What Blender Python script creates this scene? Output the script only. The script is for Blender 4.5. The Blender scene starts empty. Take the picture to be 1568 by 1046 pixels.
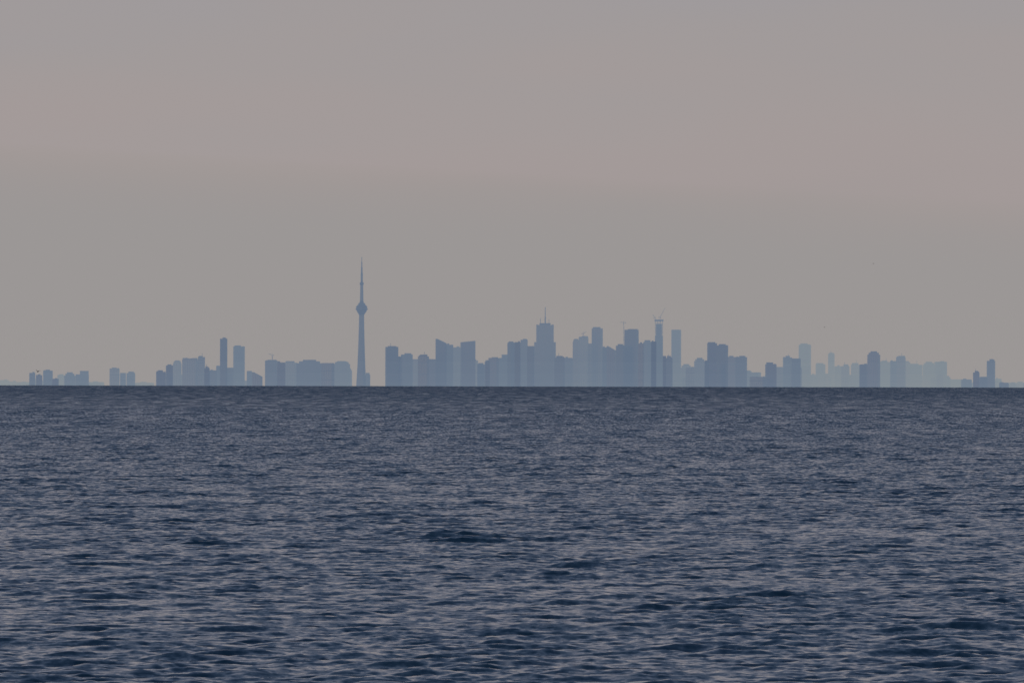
import bpy, bmesh, math, random
import numpy as np
from mathutils import Vector, Matrix

random.seed(7)
rng = np.random.default_rng(11)
scene = bpy.context.scene
scene.view_settings.view_transform = 'Standard'
scene.view_settings.look = 'None'
scene.view_settings.exposure = 0

# ------------------------------------------------------------------ geography
R_EARTH = 7.4e6          # effective radius (with refraction), metres
H_EYE = 14.0             # eye height above the lake
D_CITY = 40000.0         # distance of the waterfront
M = 2.67                 # metres per image pixel at D_CITY
U = M / D_CITY           # radians per image pixel
DIP = math.sqrt(2 * H_EYE / R_EARTH)

def lin(c):
    o = []
    for v in c:
        v = v / 255.0
        o.append(v / 12.92 if v <= 0.04045 else ((v + 0.055) / 1.055) ** 2.4)
    return (*o, 1.0)

def ground_z(d):
    return -d * d / (2 * R_EARTH)

# ------------------------------------------------------------------ camera
cam_d = bpy.data.cameras.new("camera")
cam = bpy.data.objects.new("camera", cam_d)
scene.collection.objects.link(cam)
cam_d.sensor_width = 36
cam_d.lens = 18 / (784 * U)
cam_d.clip_start = 1
cam_d.clip_end = 300000
pitch = 69 * U - DIP
cam.location = (0, 0, H_EYE)
cam.rotation_euler = (Matrix.Rotation(math.pi / 2 + pitch, 3, 'X') @ Matrix.Rotation(math.radians(0.13), 3, 'Z')).to_euler()
cam_d.dof.use_dof = True
cam_d.dof.focus_distance = 800
cam_d.dof.aperture_fstop = 5.6
scene.camera = cam

# ------------------------------------------------------------------ world
w = bpy.data.worlds.new("World")
scene.world = w
w.use_nodes = True
nt = w.node_tree
nt.nodes.clear()
N = nt.nodes.new
L = nt.links.new
out = N('ShaderNodeOutputWorld')
bg = N('ShaderNodeBackground')
sky = N('ShaderNodeTexSky')
sky.sky_type = 'NISHITA'
sky.sun_disc = False
sky.sun_elevation = math.radians(7)
sky.sun_rotation = math.radians(215)
sky.dust_density = 4
sky.air_density = 1.5
tc = N('ShaderNodeTexCoord')
sep = N('ShaderNodeSeparateXYZ')
L(tc.outputs['Generated'], sep.inputs[0])
# soft horizontal unevenness of the haze
mp = N('ShaderNodeMapping')
mp.inputs['Scale'].default_value = (14, 14, 60)
L(tc.outputs['Generated'], mp.inputs[0])
nz = N('ShaderNodeTexNoise')
nz.inputs['Scale'].default_value = 1.6
nz.inputs['Detail'].default_value = 2
L(mp.outputs[0], nz.inputs['Vector'])
ma = N('ShaderNodeMath'); ma.operation = 'MULTIPLY_ADD'
ma.inputs[1].default_value = 0.026
ma.inputs[2].default_value = -0.013
L(nz.outputs['Fac'], ma.inputs[0])
ad = N('ShaderNodeMath'); ad.operation = 'ADD'
L(sep.outputs['Z'], ad.inputs[0]); L(ma.outputs[0], ad.inputs[1])
pw = N('ShaderNodeMath'); pw.operation = 'POWER'; pw.inputs[1].default_value = 0.5
mx0 = N('ShaderNodeMath'); mx0.operation = 'MAXIMUM'; mx0.inputs[1].default_value = 0
L(ad.outputs[0], mx0.inputs[0]); L(mx0.outputs[0], pw.inputs[0])
ramp = N('ShaderNodeValToRGB')
ramp.color_ramp.interpolation = 'B_SPLINE'
L(pw.outputs[0], ramp.inputs[0])
stops = [(0.0, (157, 153, 152)), (0.010, (161, 154, 153)), (0.018, (166, 156, 155)), (0.028, (165, 157, 156)),
         (0.040, (160, 156, 157)), (0.085, (162, 158, 166)), (0.16, (138, 142, 158)), (0.32, (92, 112, 142)), (0.65, (60, 86, 122)), (1.0, (50, 74, 112))]
cr = ramp.color_ramp
while len(cr.elements) < len(stops):
    cr.elements.new(0.5)
for e, (z, c) in zip(cr.elements, stops):
    e.position = math.sqrt(z)
    e.color = lin(c)
sc = N('ShaderNodeVectorMath'); sc.operation = 'SCALE'; sc.inputs['Scale'].default_value = 0.08
L(sky.outputs[0], sc.inputs[0])
mix = N('ShaderNodeMix'); mix.data_type = 'RGBA'
mix.inputs['Factor'].default_value = 0.97
L(sc.outputs[0], mix.inputs['A']); L(ramp.outputs[0], mix.inputs['B'])
L(mix.outputs['Result'], bg.inputs['Color'])
bg.inputs['Strength'].default_value = 1.0
L(bg.outputs[0], out.inputs[0])

sd = bpy.data.lights.new("sun", 'SUN')
sd.energy = 0.35
sd.angle = math.radians(12)
sd.color = (1, 0.88, 0.78)
so = bpy.data.objects.new("sun", sd)
scene.collection.objects.link(so)
az, el = math.radians(215), math.radians(7)
dirv = Vector((math.sin(az) * math.cos(el), math.cos(az) * math.cos(el), math.sin(el)))
so.rotation_euler = dirv.to_track_quat('Z', 'Y').to_euler()

# ------------------------------------------------------------------ materials
def water_mat():
    m = bpy.data.materials.new("lake_water")
    m.use_nodes = True
    nt = m.node_tree
    N = nt.nodes.new; L = nt.links.new
    b = nt.nodes['Principled BSDF']
    b.inputs['Base Color'].default_value = (0.009, 0.043, 0.066, 1)
    b.inputs['Roughness'].default_value = 0.07
    b.inputs['IOR'].default_value = 1.333
    geo = N('ShaderNodeNewGeometry')
    mp = N('ShaderNodeMapping')
    mp.inputs['Scale'].default_value = (1.0, 0.8, 1)
    L(geo.outputs['Position'], mp.inputs[0])
    n1 = N('ShaderNodeTexNoise')
    n1.inputs['Scale'].default_value = 1.8
    n1.inputs['Detail'].default_value = 2
    n1.inputs['Roughness'].default_value = 0.6
    L(mp.outputs[0], n1.inputs['Vector'])
    # ripple slopes straight from the world-space noise (not screen derivatives)
    sub = N('ShaderNodeVectorMath'); sub.operation = 'SUBTRACT'; sub.inputs[1].default_value = (.5, .5, .5)
    L(n1.outputs['Color'], sub.inputs[0])
    # open lake further out: the chop that the mesh no longer resolves
    sp = N('ShaderNodeSeparateXYZ'); L(geo.outputs['Position'], sp.inputs[0])
    mr = N('ShaderNodeMapRange')
    mr.inputs['From Min'].default_value = math.log(700); mr.inputs['From Max'].default_value = math.log(7000)
    lg = N('ShaderNodeMath'); lg.operation = 'LOGARITHM'; lg.inputs[1].default_value = math.e
    mxx = N('ShaderNodeMath'); mxx.operation = 'MAXIMUM'; mxx.inputs[1].default_value = 1
    L(sp.outputs['Y'], mxx.inputs[0]); L(mxx.outputs[0], lg.inputs[0]); L(lg.outputs[0], mr.inputs['Value'])
    amp = N('ShaderNodeMapRange')
    amp.inputs['To Min'].default_value = 0.55; amp.inputs['To Max'].default_value = 1.0
    L(mr.outputs[0], amp.inputs['Value'])
    # wave groups: patches of steeper and calmer water
    mg = N('ShaderNodeMapping'); mg.inputs['Scale'].default_value = (0.16, 0.008, 1)
    L(geo.outputs['Position'], mg.inputs[0])
    ng = N('ShaderNodeTexNoise'); ng.inputs['Scale'].default_value = 1; ng.inputs['Detail'].default_value = 4
    ng.inputs['Roughness'].default_value = 0.7
    L(mg.outputs[0], ng.inputs['Vector'])
    gm = N('ShaderNodeMapRange')
    gm.inputs['From Min'].default_value = 0.3; gm.inputs['From Max'].default_value = 0.7
    gm.inputs['To Min'].default_value = 0.5; gm.inputs['To Max'].default_value = 1.6
    L(ng.outputs['Fac'], gm.inputs['Value'])
    sc = N('ShaderNodeVectorMath'); sc.operation = 'SCALE'
    L(sub.outputs[0], sc.inputs[0]); L(amp.outputs[0], sc.inputs['Scale'])
    fl = N('ShaderNodeVectorMath'); fl.operation = 'MULTIPLY'; fl.inputs[1].default_value = (1, 1, 0)
    L(sc.outputs[0], fl.inputs[0])
    lm = N('ShaderNodeMath'); lm.operation = 'MULTIPLY'
    L(mr.outputs[0], lm.inputs[0]); L(gm.outputs[0], lm.inputs[1])
    lean = N('ShaderNodeVectorMath'); lean.operation = 'SCALE'; lean.inputs[0].default_value = (0, -0.21, 0)
    L(lm.outputs[0], lean.inputs['Scale'])
    a1 = N('ShaderNodeVectorMath'); a1.operation = 'ADD'
    L(fl.outputs[0], a1.inputs[0]); L(lean.outputs[0], a1.inputs[1])
    a2 = N('ShaderNodeVectorMath'); a2.operation = 'ADD'
    L(a1.outputs[0], a2.inputs[0]); L(geo.outputs['Normal'], a2.inputs[1])
    nn = N('ShaderNodeVectorMath'); nn.operation = 'NORMALIZE'
    L(a2.outputs[0], nn.inputs[0])
    L(nn.outputs[0], b.inputs['Normal'])
    return m

def facade_mat(name, wall, glass, fh, bay):
    m = bpy.data.materials.new(name)
    m.use_nodes = True
    nt = m.node_tree
    b = nt.nodes['Principled BSDF']
    tc = nt.nodes.new('ShaderNodeTexCoord')
    br = nt.nodes.new('ShaderNodeTexBrick')
    s = nt.nodes.new('ShaderNodeSeparateXYZ')
    nt.links.new(tc.outputs['Object'], s.inputs[0])
    a = nt.nodes.new('ShaderNodeMath'); a.operation = 'ADD'
    nt.links.new(s.outputs['X'], a.inputs[0]); nt.links.new(s.outputs['Y'], a.inputs[1])
    c = nt.nodes.new('ShaderNodeCombineXYZ')
    nt.links.new(a.outputs[0], c.inputs['X']); nt.links.new(s.outputs['Z'], c.inputs['Y'])
    nt.links.new(c.outputs[0], br.inputs['Vector'])
    br.offset = 0
    br.inputs['Scale'].default_value = 1
    br.inputs['Brick Width'].default_value = bay
    br.inputs['Row Height'].default_value = fh
    br.inputs['Mortar Size'].default_value = 0.7
    br.inputs['Color1'].default_value = (*glass, 1)
    br.inputs['Color2'].default_value = (glass[0] * 1.5, glass[1] * 1.5, glass[2] * 1.5, 1)
    br.inputs['Mortar'].default_value = (*wall, 1)
    nt.links.new(br.outputs['Color'], b.inputs['Base Color'])
    b.inputs['Roughness'].default_value = 0.5
    return m

def plain_mat(name, col, rough=0.7):
    m = bpy.data.materials.new(name)
    m.use_nodes = True
    nt = m.node_tree
    b = nt.nodes['Principled BSDF']
    n = nt.nodes.new('ShaderNodeTexNoise'); n.inputs['Scale'].default_value = 0.2
    geo = nt.nodes.new('ShaderNodeNewGeometry')
    nt.links.new(geo.outputs['Position'], n.inputs['Vector'])
    r = nt.nodes.new('ShaderNodeValToRGB')
    r.color_ramp.elements[0].color = (*[c * 0.8 for c in col], 1)
    r.color_ramp.elements[1].color = (*[c * 1.2 for c in col], 1)
    nt.links.new(n.outputs['Fac'], r.inputs[0]); nt.links.new(r.outputs[0], b.inputs['Base Color'])
    b.inputs['Roughness'].default_value = rough
    return m

FAC = [facade_mat("facade_concrete", (0.30, 0.28, 0.26), (0.06, 0.07, 0.09), 3.2, 5),
       facade_mat("facade_glass", (0.10, 0.12, 0.14), (0.04, 0.06, 0.08), 4.0, 3),
       facade_mat("facade_dark", (0.05, 0.05, 0.06), (0.025, 0.03, 0.035), 3.8, 4),
       facade_mat("facade_brick", (0.20, 0.14, 0.11), (0.05, 0.05, 0.06), 3.2, 6)]
ROOF = plain_mat("mechanical_roof", (0.12, 0.12, 0.13))
CONC = plain_mat("tower_concrete", (0.2, 0.2, 0.2))
STEEL = plain_mat("painted_steel", (0.12, 0.12, 0.12), 0.5)

# ------------------------------------------------------------------ water
def make_water():
    half = math.radians(3.6)
    mid = np.linspace(-half, half, 860)
    side = half + (np.linspace(0, 1, 50)[1:] ** 2.2) * (math.radians(62) - half)
    ang = np.concatenate([-side[::-1], mid, side])
    d = np.concatenate([np.geomspace(25, 425, 70)[:-1], np.geomspace(425, 3500, 2700)[:-1],
                        np.geomspace(3500, 15000, 650)[:-1], np.geomspace(15000, 36500, 30)])
    nr, nc = len(d), len(ang)
    co = np.zeros((nr, nc, 3), dtype=np.float32)
    sa, ca = np.sin(ang)[None, :], np.cos(ang)[None, :]
    K = 96
    lam = np.exp(rng.uniform(math.log(0.75), math.log(10.5), K))
    k = 2 * np.pi / lam
    th = rng.normal(math.radians(-90 + 12), math.radians(36), K)
    slope = 0.20 * math.sqrt(2.0 / K) * np.where(lam > 6, 0.72, 1.0)
    amp = slope / k
    ph = rng.uniform(0, 6.28, K)
    dx, dy = np.cos(th), np.sin(th)
    # gusts: slow modulation of the waves
    G = 10
    gl = rng.uniform(20, 110, G); gth = rng.uniform(0, 6.28, G); gph = rng.uniform(0, 6.28, G)
    for r0 in range(0, nr, 200):
        dd = d[r0:r0 + 200][:, None]
        X = (dd * sa); Y = (dd * ca)
        g = np.zeros_like(X)
        for i in range(G):
            g += np.sin((X * math.cos(gth[i]) + Y * math.sin(gth[i])) * 6.283 / gl[i] + gph[i])
        g = (1 + 0.075 * g).clip(0.6, 1.4).astype(np.float32)
        Z = np.zeros(X.shape, np.float32); PX = Z.copy(); PY = Z.copy()
        for i in range(K):
            p = ((X * dx[i] + Y * dy[i]) * k[i] + ph[i]) % (2 * np.pi)
            p = p.astype(np.float32)
            Z += np.cos(p) * (amp[i] * g)
            s = np.sin(p) * (amp[i] * 0.85)
            PX -= s * dx[i]; PY -= s * dy[i]
        co[r0:r0 + 200, :, 0] = X + PX
        co[r0:r0 + 200, :, 1] = Y + PY
        co[r0:r0 + 200, :, 2] = Z - dd * dd / (2 * R_EARTH)
    me = bpy.data.meshes.new("lake_water")
    me.vertices.add(nr * nc)
    me.vertices.foreach_set("co", co.reshape(-1))
    idx = np.arange(nr * nc, dtype=np.int32).reshape(nr, nc)
    q = np.stack([idx[:-1, :-1], idx[:-1, 1:], idx[1:, 1:], idx[1:, :-1]], -1).reshape(-1, 4)
    nf = len(q)
    me.loops.add(nf * 4)
    me.loops.foreach_set("vertex_index", q.reshape(-1))
    me.polygons.add(nf)
    me.polygons.foreach_set("loop_start", np.arange(0, nf * 4, 4, dtype=np.int32))
    me.polygons.foreach_set("use_smooth", np.ones(nf, dtype=bool))
    me.update(calc_edges=True)
    me.materials.append(water_mat())
    if me.polygons[0].normal.z < 0:
        me.flip_normals()
    ob = bpy.data.objects.new("lake_water", me)
    scene.collection.objects.link(ob)
make_water()

# ------------------------------------------------------------------ land
def make_land():
    bm = bmesh.new()
    rows = []
    ds = [38300, 38400, 39500, 41000, 44000, 50000, 60000]
    for j, dd in enumerate(ds):
        rr = []
        for i in range(61):
            a = math.radians(-60 + 2 * i)
            z = ground_z(dd) + (-4 if j == 0 else 2 + 1.5 * math.sin(i * 1.7 + j))
            rr.append(bm.verts.new((dd * math.sin(a), dd * math.cos(a), z)))
        rows.append(rr)
    for a, b in zip(rows, rows[1:]):
        for i in range(60):
            bm.faces.new((a[i], a[i + 1], b[i + 1], b[i]))
    me = bpy.data.meshes.new("land")
    bm.to_mesh(me); bm.free()
    me.materials.append(plain_mat("shore_ground", (0.08, 0.09, 0.06)))
    scene.collection.objects.link(bpy.data.objects.new("land", me))
make_land()

# ------------------------------------------------------------------ building kit
def prism(bm, w, d, z0, z1, rot=0, cx=0, cy=0, n=4, slant=0, mat=0, taper=1.0):
    if n == 4:
        pts = [(-w / 2, -d / 2), (w / 2, -d / 2), (w / 2, d / 2), (-w / 2, d / 2)]
    else:
        pts = [(w / 2 * math.cos(2 * math.pi * i / n), d / 2 * math.sin(2 * math.pi * i / n)) for i in range(n)]
    c, s = math.cos(rot), math.sin(rot)
    P = [(cx + x * c - y * s, cy + x * s + y * c, x) for x, y in pts]
    lo = [bm.verts.new((x, y, z0)) for x, y, _ in P]
    hi = [bm.verts.new((cx + (x - cx) * taper, cy + (y - cy) * taper, z1 + slant * (t / w))) for x, y, t in P]
    fs = [bm.faces.new(lo[::-1]), bm.faces.new(hi)]
    for i in range(n):
        j = (i + 1) % n
        fs.append(bm.faces.new((lo[i], lo[j], hi[j], hi[i])))
    for f in fs:
        f.material_index = mat
    fs[1].material_index = 1

def place(name, bm, x, y, z, mats):
    me = bpy.data.meshes.new(name)
    bm.to_mesh(me); bm.free()
    for m in mats:
        me.materials.append(m)
    ob = bpy.data.objects.new(name, me)
    ob.location = (x, y, z)
    scene.collection.objects.link(ob)
    return ob

def pixel_x(px, dist):  # world x from an image pixel column, scaled by distance
    return (px - 784) * U * dist

def top_z(py, dist, px):
    hor = 590.2 + (px - 0) * 0.0023
    return H_EYE - DIP * dist + (hor - py) * U * dist

def building(x0, x1, yt, style='box', dist=None, name=None):
    dist = dist or D_CITY + random.uniform(-750, 900)
    xc = (x0 + x1) / 2
    X = pixel_x(xc, dist)
    W = (x1 - x0) * U * dist
    zt = top_z(yt, dist, xc)
    zb = ground_z(dist) + 1
    H = zt - zb
    rot = math.radians(random.choice([-17, -17, -14, 8]))
    dr = random.uniform(0.6, 0.9)
    k = math.cos(rot) + dr * abs(math.sin(rot))
    w = W / k
    d = w * dr
    if W > 60:
        d = 30 + random.uniform(0, 12); w = (W - d * abs(math.sin(rot))) / math.cos(rot)
    bm = bmesh.new()
    ph = min(random.uniform(3, 8), H * 0.1)
    # podium
    prism(bm, w * 1.18, d * 1.25, 0, random.uniform(12, 22), rot)
    if style == 'box':
        prism(bm, w, d, 1, H - ph, rot)
        prism(bm, w * random.uniform(.4, .75), d * .6, H - ph - 1, H, rot, cx=random.uniform(-.12, .12) * w, mat=1)
        q = random.choice((-1, 1))
        prism(bm, w * .16, d * .3, H - ph - 1.2, H - ph * random.uniform(.3, .8), rot, cx=q * w * .38, mat=1)
        if random.random() < .35:   # rooftop aerial
            prism(bm, 1.6, 1.6, H - 1, H + random.uniform(7, 15), rot, cx=-q * w * .1, n=6, mat=1)
        # belt courses
        for zz in np.arange(40, H - ph - 8, 48):
            prism(bm, w * 1.015, d * 1.02, zz, zz + 3, rot, mat=1)
    elif style == 'flat':
        prism(bm, w, d, 1, H - 1.5, rot)
        prism(bm, w * .9, d * .9, H - 2, H, rot, mat=1)
        if random.random() < .5:
            prism(bm, w * .3, d * .4, H - .5, H + random.uniform(2, 5), rot, cx=random.uniform(-.3, .3) * w, mat=1)
        for zz in np.arange(30, H - 10, 36):
            prism(bm, w * 1.012, d * 1.02, zz, zz + 2.5, rot, mat=1)
    elif style == 'step':
        prism(bm, w, d, 1, H - 14, rot)
        prism(bm, w * .8, d * .8, H - 15, H - 6, rot)
        prism(bm, w * .5, d * .55, H - 7, H, rot, mat=1)
    elif style == 'stepl':
        prism(bm, w, d, 1, H - 14, rot)
        prism(bm, w * .6, d * .9, H - 15, H, rot, cx=-w * .18)
    elif style == 'stepr':
        prism(bm, w, d, 1, H - 14, rot)
        prism(bm, w * .6, d * .9, H - 15, H, rot, cx=w * .18)
    elif style == 'slantl':   # high on the left
        prism(bm, w, d, 1, H - 9, rot, slant=-18)
    elif style == 'slantr':
        prism(bm, w, d, 1, H - 3, rot, slant=6)
    elif style == 'round':
        prism(bm, W, W * .8, 1, H - ph, 0, n=20)
        prism(bm, W * .7, W * .55, H - ph - 1, H, 0, n=20, mat=1)
    elif style == 'crown':
        prism(bm, w, d, 1, H - 12, rot)
        prism(bm, w * .85, d * .82, H - 13, H - 5, rot)
        prism(bm, w * .82, d * .82, H - 5.2, H, rot, taper=.55, mat=1)
    elif style == 'jag':
        prism(bm, w, d, 1, H - 9, rot)
        for q in range(3):
            prism(bm, w * .24, d * .8, H - 10, H - random.uniform(0, 5), rot, cx=(q - 1) * w * .34)
    if not name:
        name = 'condo_tower' if (H > 90 and W < 50) else ('office_tower' if H > 110 else 'apartment_block')
        if style == 'flat' and H < 110: name = 'waterfront_building'
    return place(name, bm, X, dist, zb, [random.choice(FAC), ROOF])

near = [  # left, right and roof line in image pixels, then style
 (45,54,571,'flat'),(55,65,573,'box'),(66,81,566,'box'),(80,90,580,'flat'),(98,116,570,'step'),(116,136,568,'stepr'),
 (168,183,563,'box'),(184,193,571,'flat'),(194,207,569,'box'),
 (239,254,567,'box'),(254,265,558,'box'),(265,278,552,'crown'),(279,303,547,'jag'),(303,314,545,'box'),
 (313,321,561,'box'),(321,332,567,'flat'),(331,338,560,'flat'),(337,348,517,'box'),(347,358,563,'flat'),(357,375,529,'box'),
 (378,386,568,'flat'),(386,402,570,'slantl'),
 (406,425,551,'box'),(424,437,555,'flat'),(436,455,553,'box'),(454,494,551,'step'),(492,512,556,'flat'),(511,536,553,'crown'),
 (559,567,571,'round'),
 (590,610,530,'box'),(609,616,546,'flat'),(614,632,541,'box'),(631,641,550,'flat'),(640,657,543,'box'),(656,668,550,'flat'),
 (667,684,519,'slantl'),(683,694,528,'flat'),(692,706,532,'flat'),(705,728,522,'slantr'),(727,732,552,'flat'),
 (731,744,556,'box'),(743,750,553,'flat'),(748,764,547,'box'),(763,778,543,'stepr'),(777,788,523,'round'),
 (788,797,524,'flat'),(797,808,519,'box'),(807,818,530,'flat'),
 (849,865,545,'box'),(864,877,548,'flat'),(877,887,519,'crown'),(886,901,514,'jag'),(900,907,526,'flat'),(906,923,501,'box'),
 (922,930,532,'flat'),(929,943,530,'slantl'),(943,957,527,'box'),(956,978,504,'box'),(977,986,526,'flat'),
 (985,998,521,'round'),(997,1005,523,'flat'),(1015,1020,545,'flat'),(1019,1030,545,'box'),
 (1050,1064,563,'flat'),(1063,1080,548,'step'),(1079,1086,552,'flat'),(1083,1098,524,'box'),(1097,1115,527,'box'),(1114,1127,545,'box'),
 (1126,1144,545,'box'),(1148,1172,577,'flat'),(1172,1189,555,'box'),(1188,1199,562,'flat'),(1199,1213,545,'box'),(1211,1226,549,'flat'),
 (1328,1348,538,'step'),(1316,1329,558,'flat'),
 (1490,1500,568,'box'),(1500,1512,577,'flat'),(1511,1524,550,'box'),(1472,1488,581,'flat'),(1530,1545,586,'flat'),
]
for b in near:
    building(*b)

far = [
 (0,14,582,'flat',4600),(14,26,584,'flat',4600),(136,160,585,'flat',3600),(207,236,586,'flat',3600),(26,45,585,'flat',4200),
 (1028,1043,505,'flat',1500),(1372,1387,545,'box',1400),(1363,1373,553,'flat',1400),
 (88,99,573,'box',3200),(1223,1242,526,'box',3400),(1249,1264,556,'box',3400),(1268,1278,540,'box',3800),(1278,1290,561,'flat',3400),
 (1288,1301,558,'box',2200),(1303,1317,556,'box',3000),(1347,1364,552,'box',3200),(1386,1394,553,'box',3000),(1392,1412,557,'box',3600),
 (1413,1432,554,'step',3900),(1431,1450,554,'flat',3300),(1450,1474,581,'flat',4200),(1240,1252,574,'flat',3400),(1262,1270,572,'flat',3400),
 (1043,1052,564,'flat',2200),(1143,1151,568,'flat',2200),(1524,1534,580,'flat',3800),(1544,1570,586,'flat',4200),
 (1226,1242,560,'flat',3000),(1296,1306,574,'flat',2600),
]
for x0, x1, yt, st, off in far:
    building(x0, x1, yt, st, D_CITY + off)
# city fabric standing behind the front rows
def fabric(xa, xb, ylo, yhi, offa, offb):
    x = xa
    while x < xb:
        ww = random.uniform(8, 22)
        building(x, x + ww, random.uniform(ylo, yhi), random.choice(['box', 'flat', 'step', 'box']),
                 D_CITY + random.uniform(offa, offb))
        x += ww * random.uniform(.7, 1.15)
fabric(592, 742, 556, 568, 900, 2000)
fabric(742, 1045, 548, 568, 900, 2200)
fabric(1045, 1226, 562, 580, 1000, 2400)
fabric(240, 400, 574, 583, 1000, 2600)
fabric(408, 540, 560, 572, 900, 2000)
fabric(1226, 1470, 566, 582, 2600, 4300)
fabric(50, 140, 580, 586, 2400, 3600)
fabric(1480, 1568, 583, 588, 2400, 3600)

# bank tower with mast (tallest slab of the core)
def bank_tower():
    dist = D_CITY + 100
    X = pixel_x(834.5, dist); zb = ground_z(dist) + 1
    T = lambda y: top_z(y, dist, 834) - zb
    m = U * dist
    bm = bmesh.new()
    prism(bm, 46 * m, 40 * m, 0, 20, 0)
    prism(bm, 33 * m, 26 * m, 1, T(524), 0)
    prism(bm, 26 * m, 24 * m, 2, T(498), 0)
    for sx in (-1, 1):     # corner piers
        for sy in (-1, 1):
            prism(bm, 3 * m, 3 * m, 3, T(497.2), 0, cx=sx * 11.8 * m, cy=sy * 10.8 * m)
    prism(bm, 17 * m, 12 * m, T(498) - 1, T(495), 0, mat=1)
    prism(bm, 5, 5, T(495) - 1, T(485), 0, cx=.3 * m, n=8, mat=1)
    prism(bm, 3.6, 3.6, T(485) - 1, T(470.5), 0, cx=.3 * m, n=8, mat=1, taper=.7)
    prism(bm, 1.8, 1.8, T(495) - 1, T(487), 0, cx=-7 * m, n=6, mat=1)
    prism(bm, 1.8, 1.8, T(495) - 1, T(489), 0, cx=6 * m, n=6, mat=1)
    place("skyscraper", bm, X, dist, zb, [FAC[0], ROOF])
bank_tower()

# lattice tower crane
def crane(px, ybase, ytop, jib_l, jib_r, luff=0, dist=D_CITY):
    X = pixel_x(px, dist); z0 = top_z(ybase, dist, px); z1 = top_z(ytop, dist, px)
    m = U * dist
    bm = bmesh.new()
    def bar(a, b, t):
        a = Vector(a); b = Vector(b); v = b - a
        mat = Matrix.Translation((a + b) / 2) @ v.to_track_quat('Z', 'Y').to_matrix().to_4x4() @ Matrix.Diagonal((t, t, v.length, 1))
        bmesh.ops.create_cube(bm, size=1, matrix=mat)
    H = z1 - z0; s = 1.1
    for sx in (-s, s):
        for sy in (-s, s):
            bar((sx, sy, -6), (sx, sy, H), .6)
    zz = 0; fl = 1
    while zz < H - 3:
        bar((-s * fl, -s, zz), (s * fl, -s, zz + 3), .4); bar((-s * fl, s, zz), (s * fl, s, zz + 3), .4)
        zz += 3; fl = -fl
    bar((0, 0, H), (0, 0, H + 6), .8)
    e1 = (jib_r * m, 0, H + luff * m); e0 = (jib_l * m, 0, H)
    bar((0, -.8, H), (e1[0], -.5, e1[2]), .6); bar((0, .8, H), (e1[0], .5, e1[2]), .6)
    bar((0, 0, H + 1.6), (e1[0], 0, e1[2] + .8), .6)
    bar((0, 0, H + .5), e0, 1.1)
    bar((0, 0, H + 6), e1, .25); bar((0, 0, H + 6), e0, .25)
    bmesh.ops.create_cube(bm, size=1, matrix=Matrix.Translation((e0[0], 0, H - 1)) @ Matrix.Diagonal((3, 3, 2.6, 1)))
    bmesh.ops.create_cube(bm, size=1, matrix=Matrix.Translation((1.5, -1.8, H - 1.4)) @ Matrix.Diagonal((2, 2, 2.4, 1)))
    place("tower_crane", bm, X, dist, z0, [STEEL])

def unfinished_tower():
    dist = D_CITY + 500
    X = pixel_x(1009, dist); zb = ground_z(dist) + 1; m = U * dist
    T = lambda y: top_z(y, dist, 1009) - zb
    bm = bmesh.new()
    prism(bm, 18 * m, 14 * m, 0, 24, 0)
    prism(bm, 12 * m, 10 * m, 1, T(514), 0)
    prism(bm, 9 * m, 8 * m, 2, T(496), 0, mat=1)
    z = T(513)
    while z < T(491):          # open floor slabs
        prism(bm, 12 * m, 10 * m, z, z + .9, 0, mat=1)
        for sx in (-5.5, -2, 2, 5.5):
            for sy in (-4.5, 4.5):
                prism(bm, 1.2, 1.2, z + .8, z + 5.1, 0, cx=sx * m, cy=sy * m, mat=1)
        z += 5
    prism(bm, 13.5 * m, 11 * m, T(492), T(489.5), 0, mat=1)
    place("unfinished_skyscraper", bm, X, dist, zb, [FAC[1], ROOF])
unfinished_tower()
crane(1011, 491, 486, -2, 7, 14, D_CITY + 500)
crane(1003, 492, 487, -2, -4, 5, D_CITY + 500)
crane(955, 528, 494, 3, -6, 0, D_CITY)
crane(417, 551, 544, 2, -6, 2, D_CITY)
crane(893, 516, 511, -2, 5, 3, D_CITY)

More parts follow.
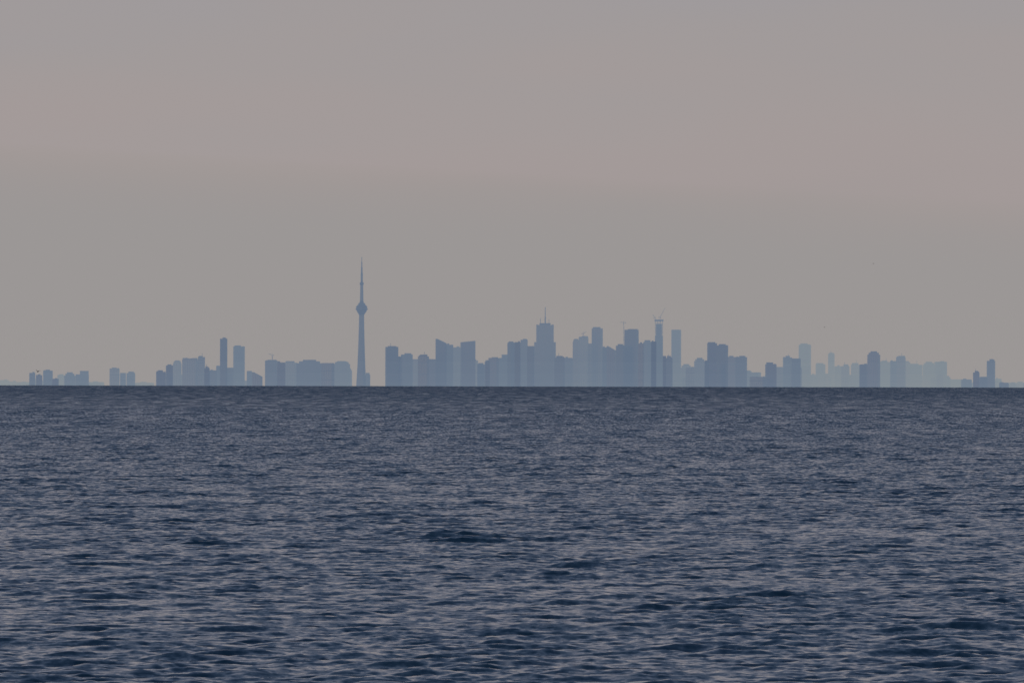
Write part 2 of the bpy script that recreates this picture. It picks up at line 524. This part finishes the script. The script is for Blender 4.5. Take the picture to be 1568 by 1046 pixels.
# ------------------------------------------------------------------ observation tower
def observation_tower():
    dist = D_CITY - 300
    px = 553.7
    m = U * dist
    X = pixel_x(px, dist); zb = ground_z(dist) + 1
    T = lambda y: top_z(y, dist, px) - zb
    root = bpy.data.objects.new("observation_tower", None)
    root.location = (X, dist, zb)
    scene.collection.objects.link(root)
    def part(name, bm, mats):
        o = place(name, bm, 0, 0, 0, mats); o.parent = root
    # Y-plan tapering shaft
    bm = bmesh.new()
    levels = [(0, 34, 13), (20, 27, 12), (44, 21.5, 11), (T(575), 19, 10.5), (T(560), 16.5, 10), (T(540), 14.2, 9.4), (T(520), 12.3, 9),
              (T(500), 10.8, 8.4), (T(482), 9.8, 8)]
    rings = []
    for z, rl, rc in levels:
        ring = []
        for j in range(3):
            a = math.radians(-80 + 120 * j)
            u = Vector((math.cos(a), math.sin(a))); v = Vector((-u.y, u.x))
            t = 3.4
            for p in (u * rc * .75 - v * t * 1.2, u * rl - v * t, u * rl + v * t, u * rc * .75 + v * t * 1.2):
                ring.append(bm.verts.new((p.x, p.y, z)))
        rings.append(ring)
    for a, b in zip(rings, rings[1:]):
        n = len(a)
        for i in range(n):
            bm.faces.new((a[i], a[(i + 1) % n], b[(i + 1) % n], b[i]))
    bm.faces.new(rings[-1])
    prism(bm, 17, 17, 1, T(463), 0, n=6)
    part("shaft", bm, [CONC, CONC])
    def lathe(prof, seg=36):
        bm = bmesh.new(); rs = []
        for r, z in prof:
            rs.append([bm.verts.new((r * math.cos(6.28319 * i / seg), r * math.sin(6.28319 * i / seg), z)) for i in range(seg)])
        for a, b in zip(rs, rs[1:]):
            for i in range(seg):
                bm.faces.new((a[i], a[(i + 1) % seg], b[(i + 1) % seg], b[i]))
        bm.faces.new(rs[-1]); bm.faces.new(rs[0][::-1])
        return bm
    part("main_pod", lathe([(8.6, T(483)), (12, T(481.5)), (15, T(479.5)), (19.5, T(477)), (20.5, T(475.8)), (19.5, T(475.5)), (23.8, T(474.6)), (24.6, T(473.4)),
                            (24.2, T(472.4)), (21.5, T(472)), (21.5, T(470.8)), (23.2, T(470.6)), (22.6, T(469.4)), (20, T(469)),
                            (18.5, T(467.6)), (14.5, T(467.2)), (13.5, T(464.6)), (9, T(464)), (7, T(461))]), [FAC[2]])
    part("upper_shaft", lathe([(7.2, T(463)), (6.4, T(450)), (5.8, T(436))], 12), [CONC])
    part("sky_pod", lathe([(5.8, T(437)), (7.6, T(435.8)), (8.2, T(434.4)), (7.6, T(433)), (5, T(432.4)), (4.2, T(431))], 24), [FAC[2]])
    part("antenna_mast", lathe([(4.4, T(432)), (4.2, T(418)), (3.4, T(417.6)), (3.2, T(410)), (2.3, T(409.6)), (2.1, T(402)), (1.4, T(401.6)), (1.0, T(393.4))], 10), [STEEL])
observation_tower()

# ------------------------------------------------------------------ birds
def gull(px, py, dist, span, flap, yaw):
    X = pixel_x(px, dist)
    z = H_EYE - DIP * dist + ((590.2 + px * .0023) - py) * U * dist
    bm = bmesh.new()
    sec = [(-.5, .02, .0), (-.38, .05, .0), (-.15, .10, 0), (.1, .115, 0), (.3, .08, .02), (.38, .065, .04), (.46, .055, .05), (.52, .02, .04), (.6, .008, .02)]
    rs = []
    for y, r, zo in sec:
        rs.append([bm.verts.new((r * math.cos(i * math.pi / 4), y, zo + r * .9 * math.sin(i * math.pi / 4))) for i in range(8)])
    for a, b in zip(rs, rs[1:]):
        for i in range(8):
            bm.faces.new((a[i], a[(i + 1) % 8], b[(i + 1) % 8], b[i]))
    bm.faces.new(rs[0]); bm.faces.new(rs[-1])
    # tail fan
    t = [bm.verts.new(p) for p in ((-.05, -.4, .01), (.05, -.4, .01), (.12, -.68, 0), (-.12, -.68, 0))]
    bm.faces.new(t)
    for s in (-1, 1):
        st = [(.06, .22, -.14, .05), (.45, .26, -.12, .05 + flap * .45), (.8, .20, -.10, .05 + flap * .62), (1.05, .08, -.10, .05 + flap * .6), (1.3, -.12, -.16, .05 + flap * .55)]
        up = [(bm.verts.new((s * x, a, z + .02)), bm.verts.new((s * x, b, z))) for x, a, b, z in st]
        dn = [(bm.verts.new((s * x, a, z - .015)), bm.verts.new((s * x, b, z - .006))) for x, a, b, z in st]
        for q in (up, dn):
            for a, b in zip(q, q[1:]):
                bm.faces.new((a[0], b[0], b[1], a[1]))
    for v in bm.verts:
        v.co *= span / 2.6
    o = place("seagull", bm, X, dist, z, [plain_mat("plumage", (0.03, 0.03, 0.03))])
    o.rotation_euler = (0.1, 0.15, yaw)
gull(58, 569.5, 1400, 1.05, 0.9, 0.7)
gull(1337, 404, 2600, 0.9, 0.3, 0.9)
gull(1262.5, 501.5, 2600, 0.8, 0.5, 0.8)

# ------------------------------------------------------------------ haze layers over the far shore
A = lin((155, 151, 150))
def haze_mat(name, sig):
    m = bpy.data.materials.new(name)
    m.use_nodes = True
    nt = m.node_tree; nt.nodes.clear()
    o = nt.nodes.new('ShaderNodeOutputMaterial')
    ab = nt.nodes.new('ShaderNodeVolumeAbsorption')
    em = nt.nodes.new('ShaderNodeEmission')
    add = nt.nodes.new('ShaderNodeAddShader')
    den = 6e-4
    ab.inputs['Density'].default_value = den
    ab.inputs['Color'].default_value = (*[1 - s / den for s in sig], 1)
    em.inputs['Strength'].default_value = 1e-4  # airlight put in as an even volume glow, nothing scatters
    em.inputs['Color'].default_value = (*[A[i] * sig[i] / 1e-4 for i in range(3)], 1)
    nt.links.new(ab.outputs[0], add.inputs[0]); nt.links.new(em.outputs[0], add.inputs[1])
    nt.links.new(add.outputs[0], o.inputs['Volume'])
    return m
def haze():
    bm = bmesh.new()
    xs = [-40000, -6000, -2400, 0, 2400, 6000, 40000]
    zt = [980, 960, 880, 740, 610, 560, 540]
    f = [(x, z) for x, z in zip(xs, zt)] + [(x, -600) for x in reversed(xs)]
    a = [bm.verts.new((x, 36500, z)) for x, z in f]
    b = [bm.verts.new((x, 62000, z)) for x, z in f]
    n = len(f)
    for i in range(n):
        j = (i + 1) % n
        bm.faces.new((a[i], a[j], b[j], b[i]))
    k = len(xs)
    for r in (a, b):
        for i in range(k - 1):
            q = (r[i], r[i + 1], r[n - 2 - i], r[n - 1 - i])
            bm.faces.new(q if r is b else q[::-1])
    bmesh.ops.recalc_face_normals(bm, faces=bm.faces)
    place("haze", bm, 0, 0, 0, [haze_mat("haze_volume", (1.45e-4, 2.4e-4, 4.8e-4))])
haze()
AIRLIGHT_MIST = haze_mat("airlight_mist_volume", (0.9e-5, 1.5e-5, 3.2e-5))
for i, top in enumerate((20, 55, 100)):      # glowing layers added to lighten and blue the tower bases
    bm = bmesh.new()
    z1 = H_EYE - DIP * 40000 + top
    y0, y1 = 37200 - 120 * i, 47000 + 150 * i
    bmesh.ops.create_cube(bm, size=1, matrix=Matrix.Translation((0, (y0 + y1) / 2, (z1 - 560 - i) / 2)) @
                          Matrix.Diagonal((76000 + 100 * i, y1 - y0, z1 + 560 + i, 1)))
    place("low_airlight_mist", bm, 0, 0, 0, [AIRLIGHT_MIST])
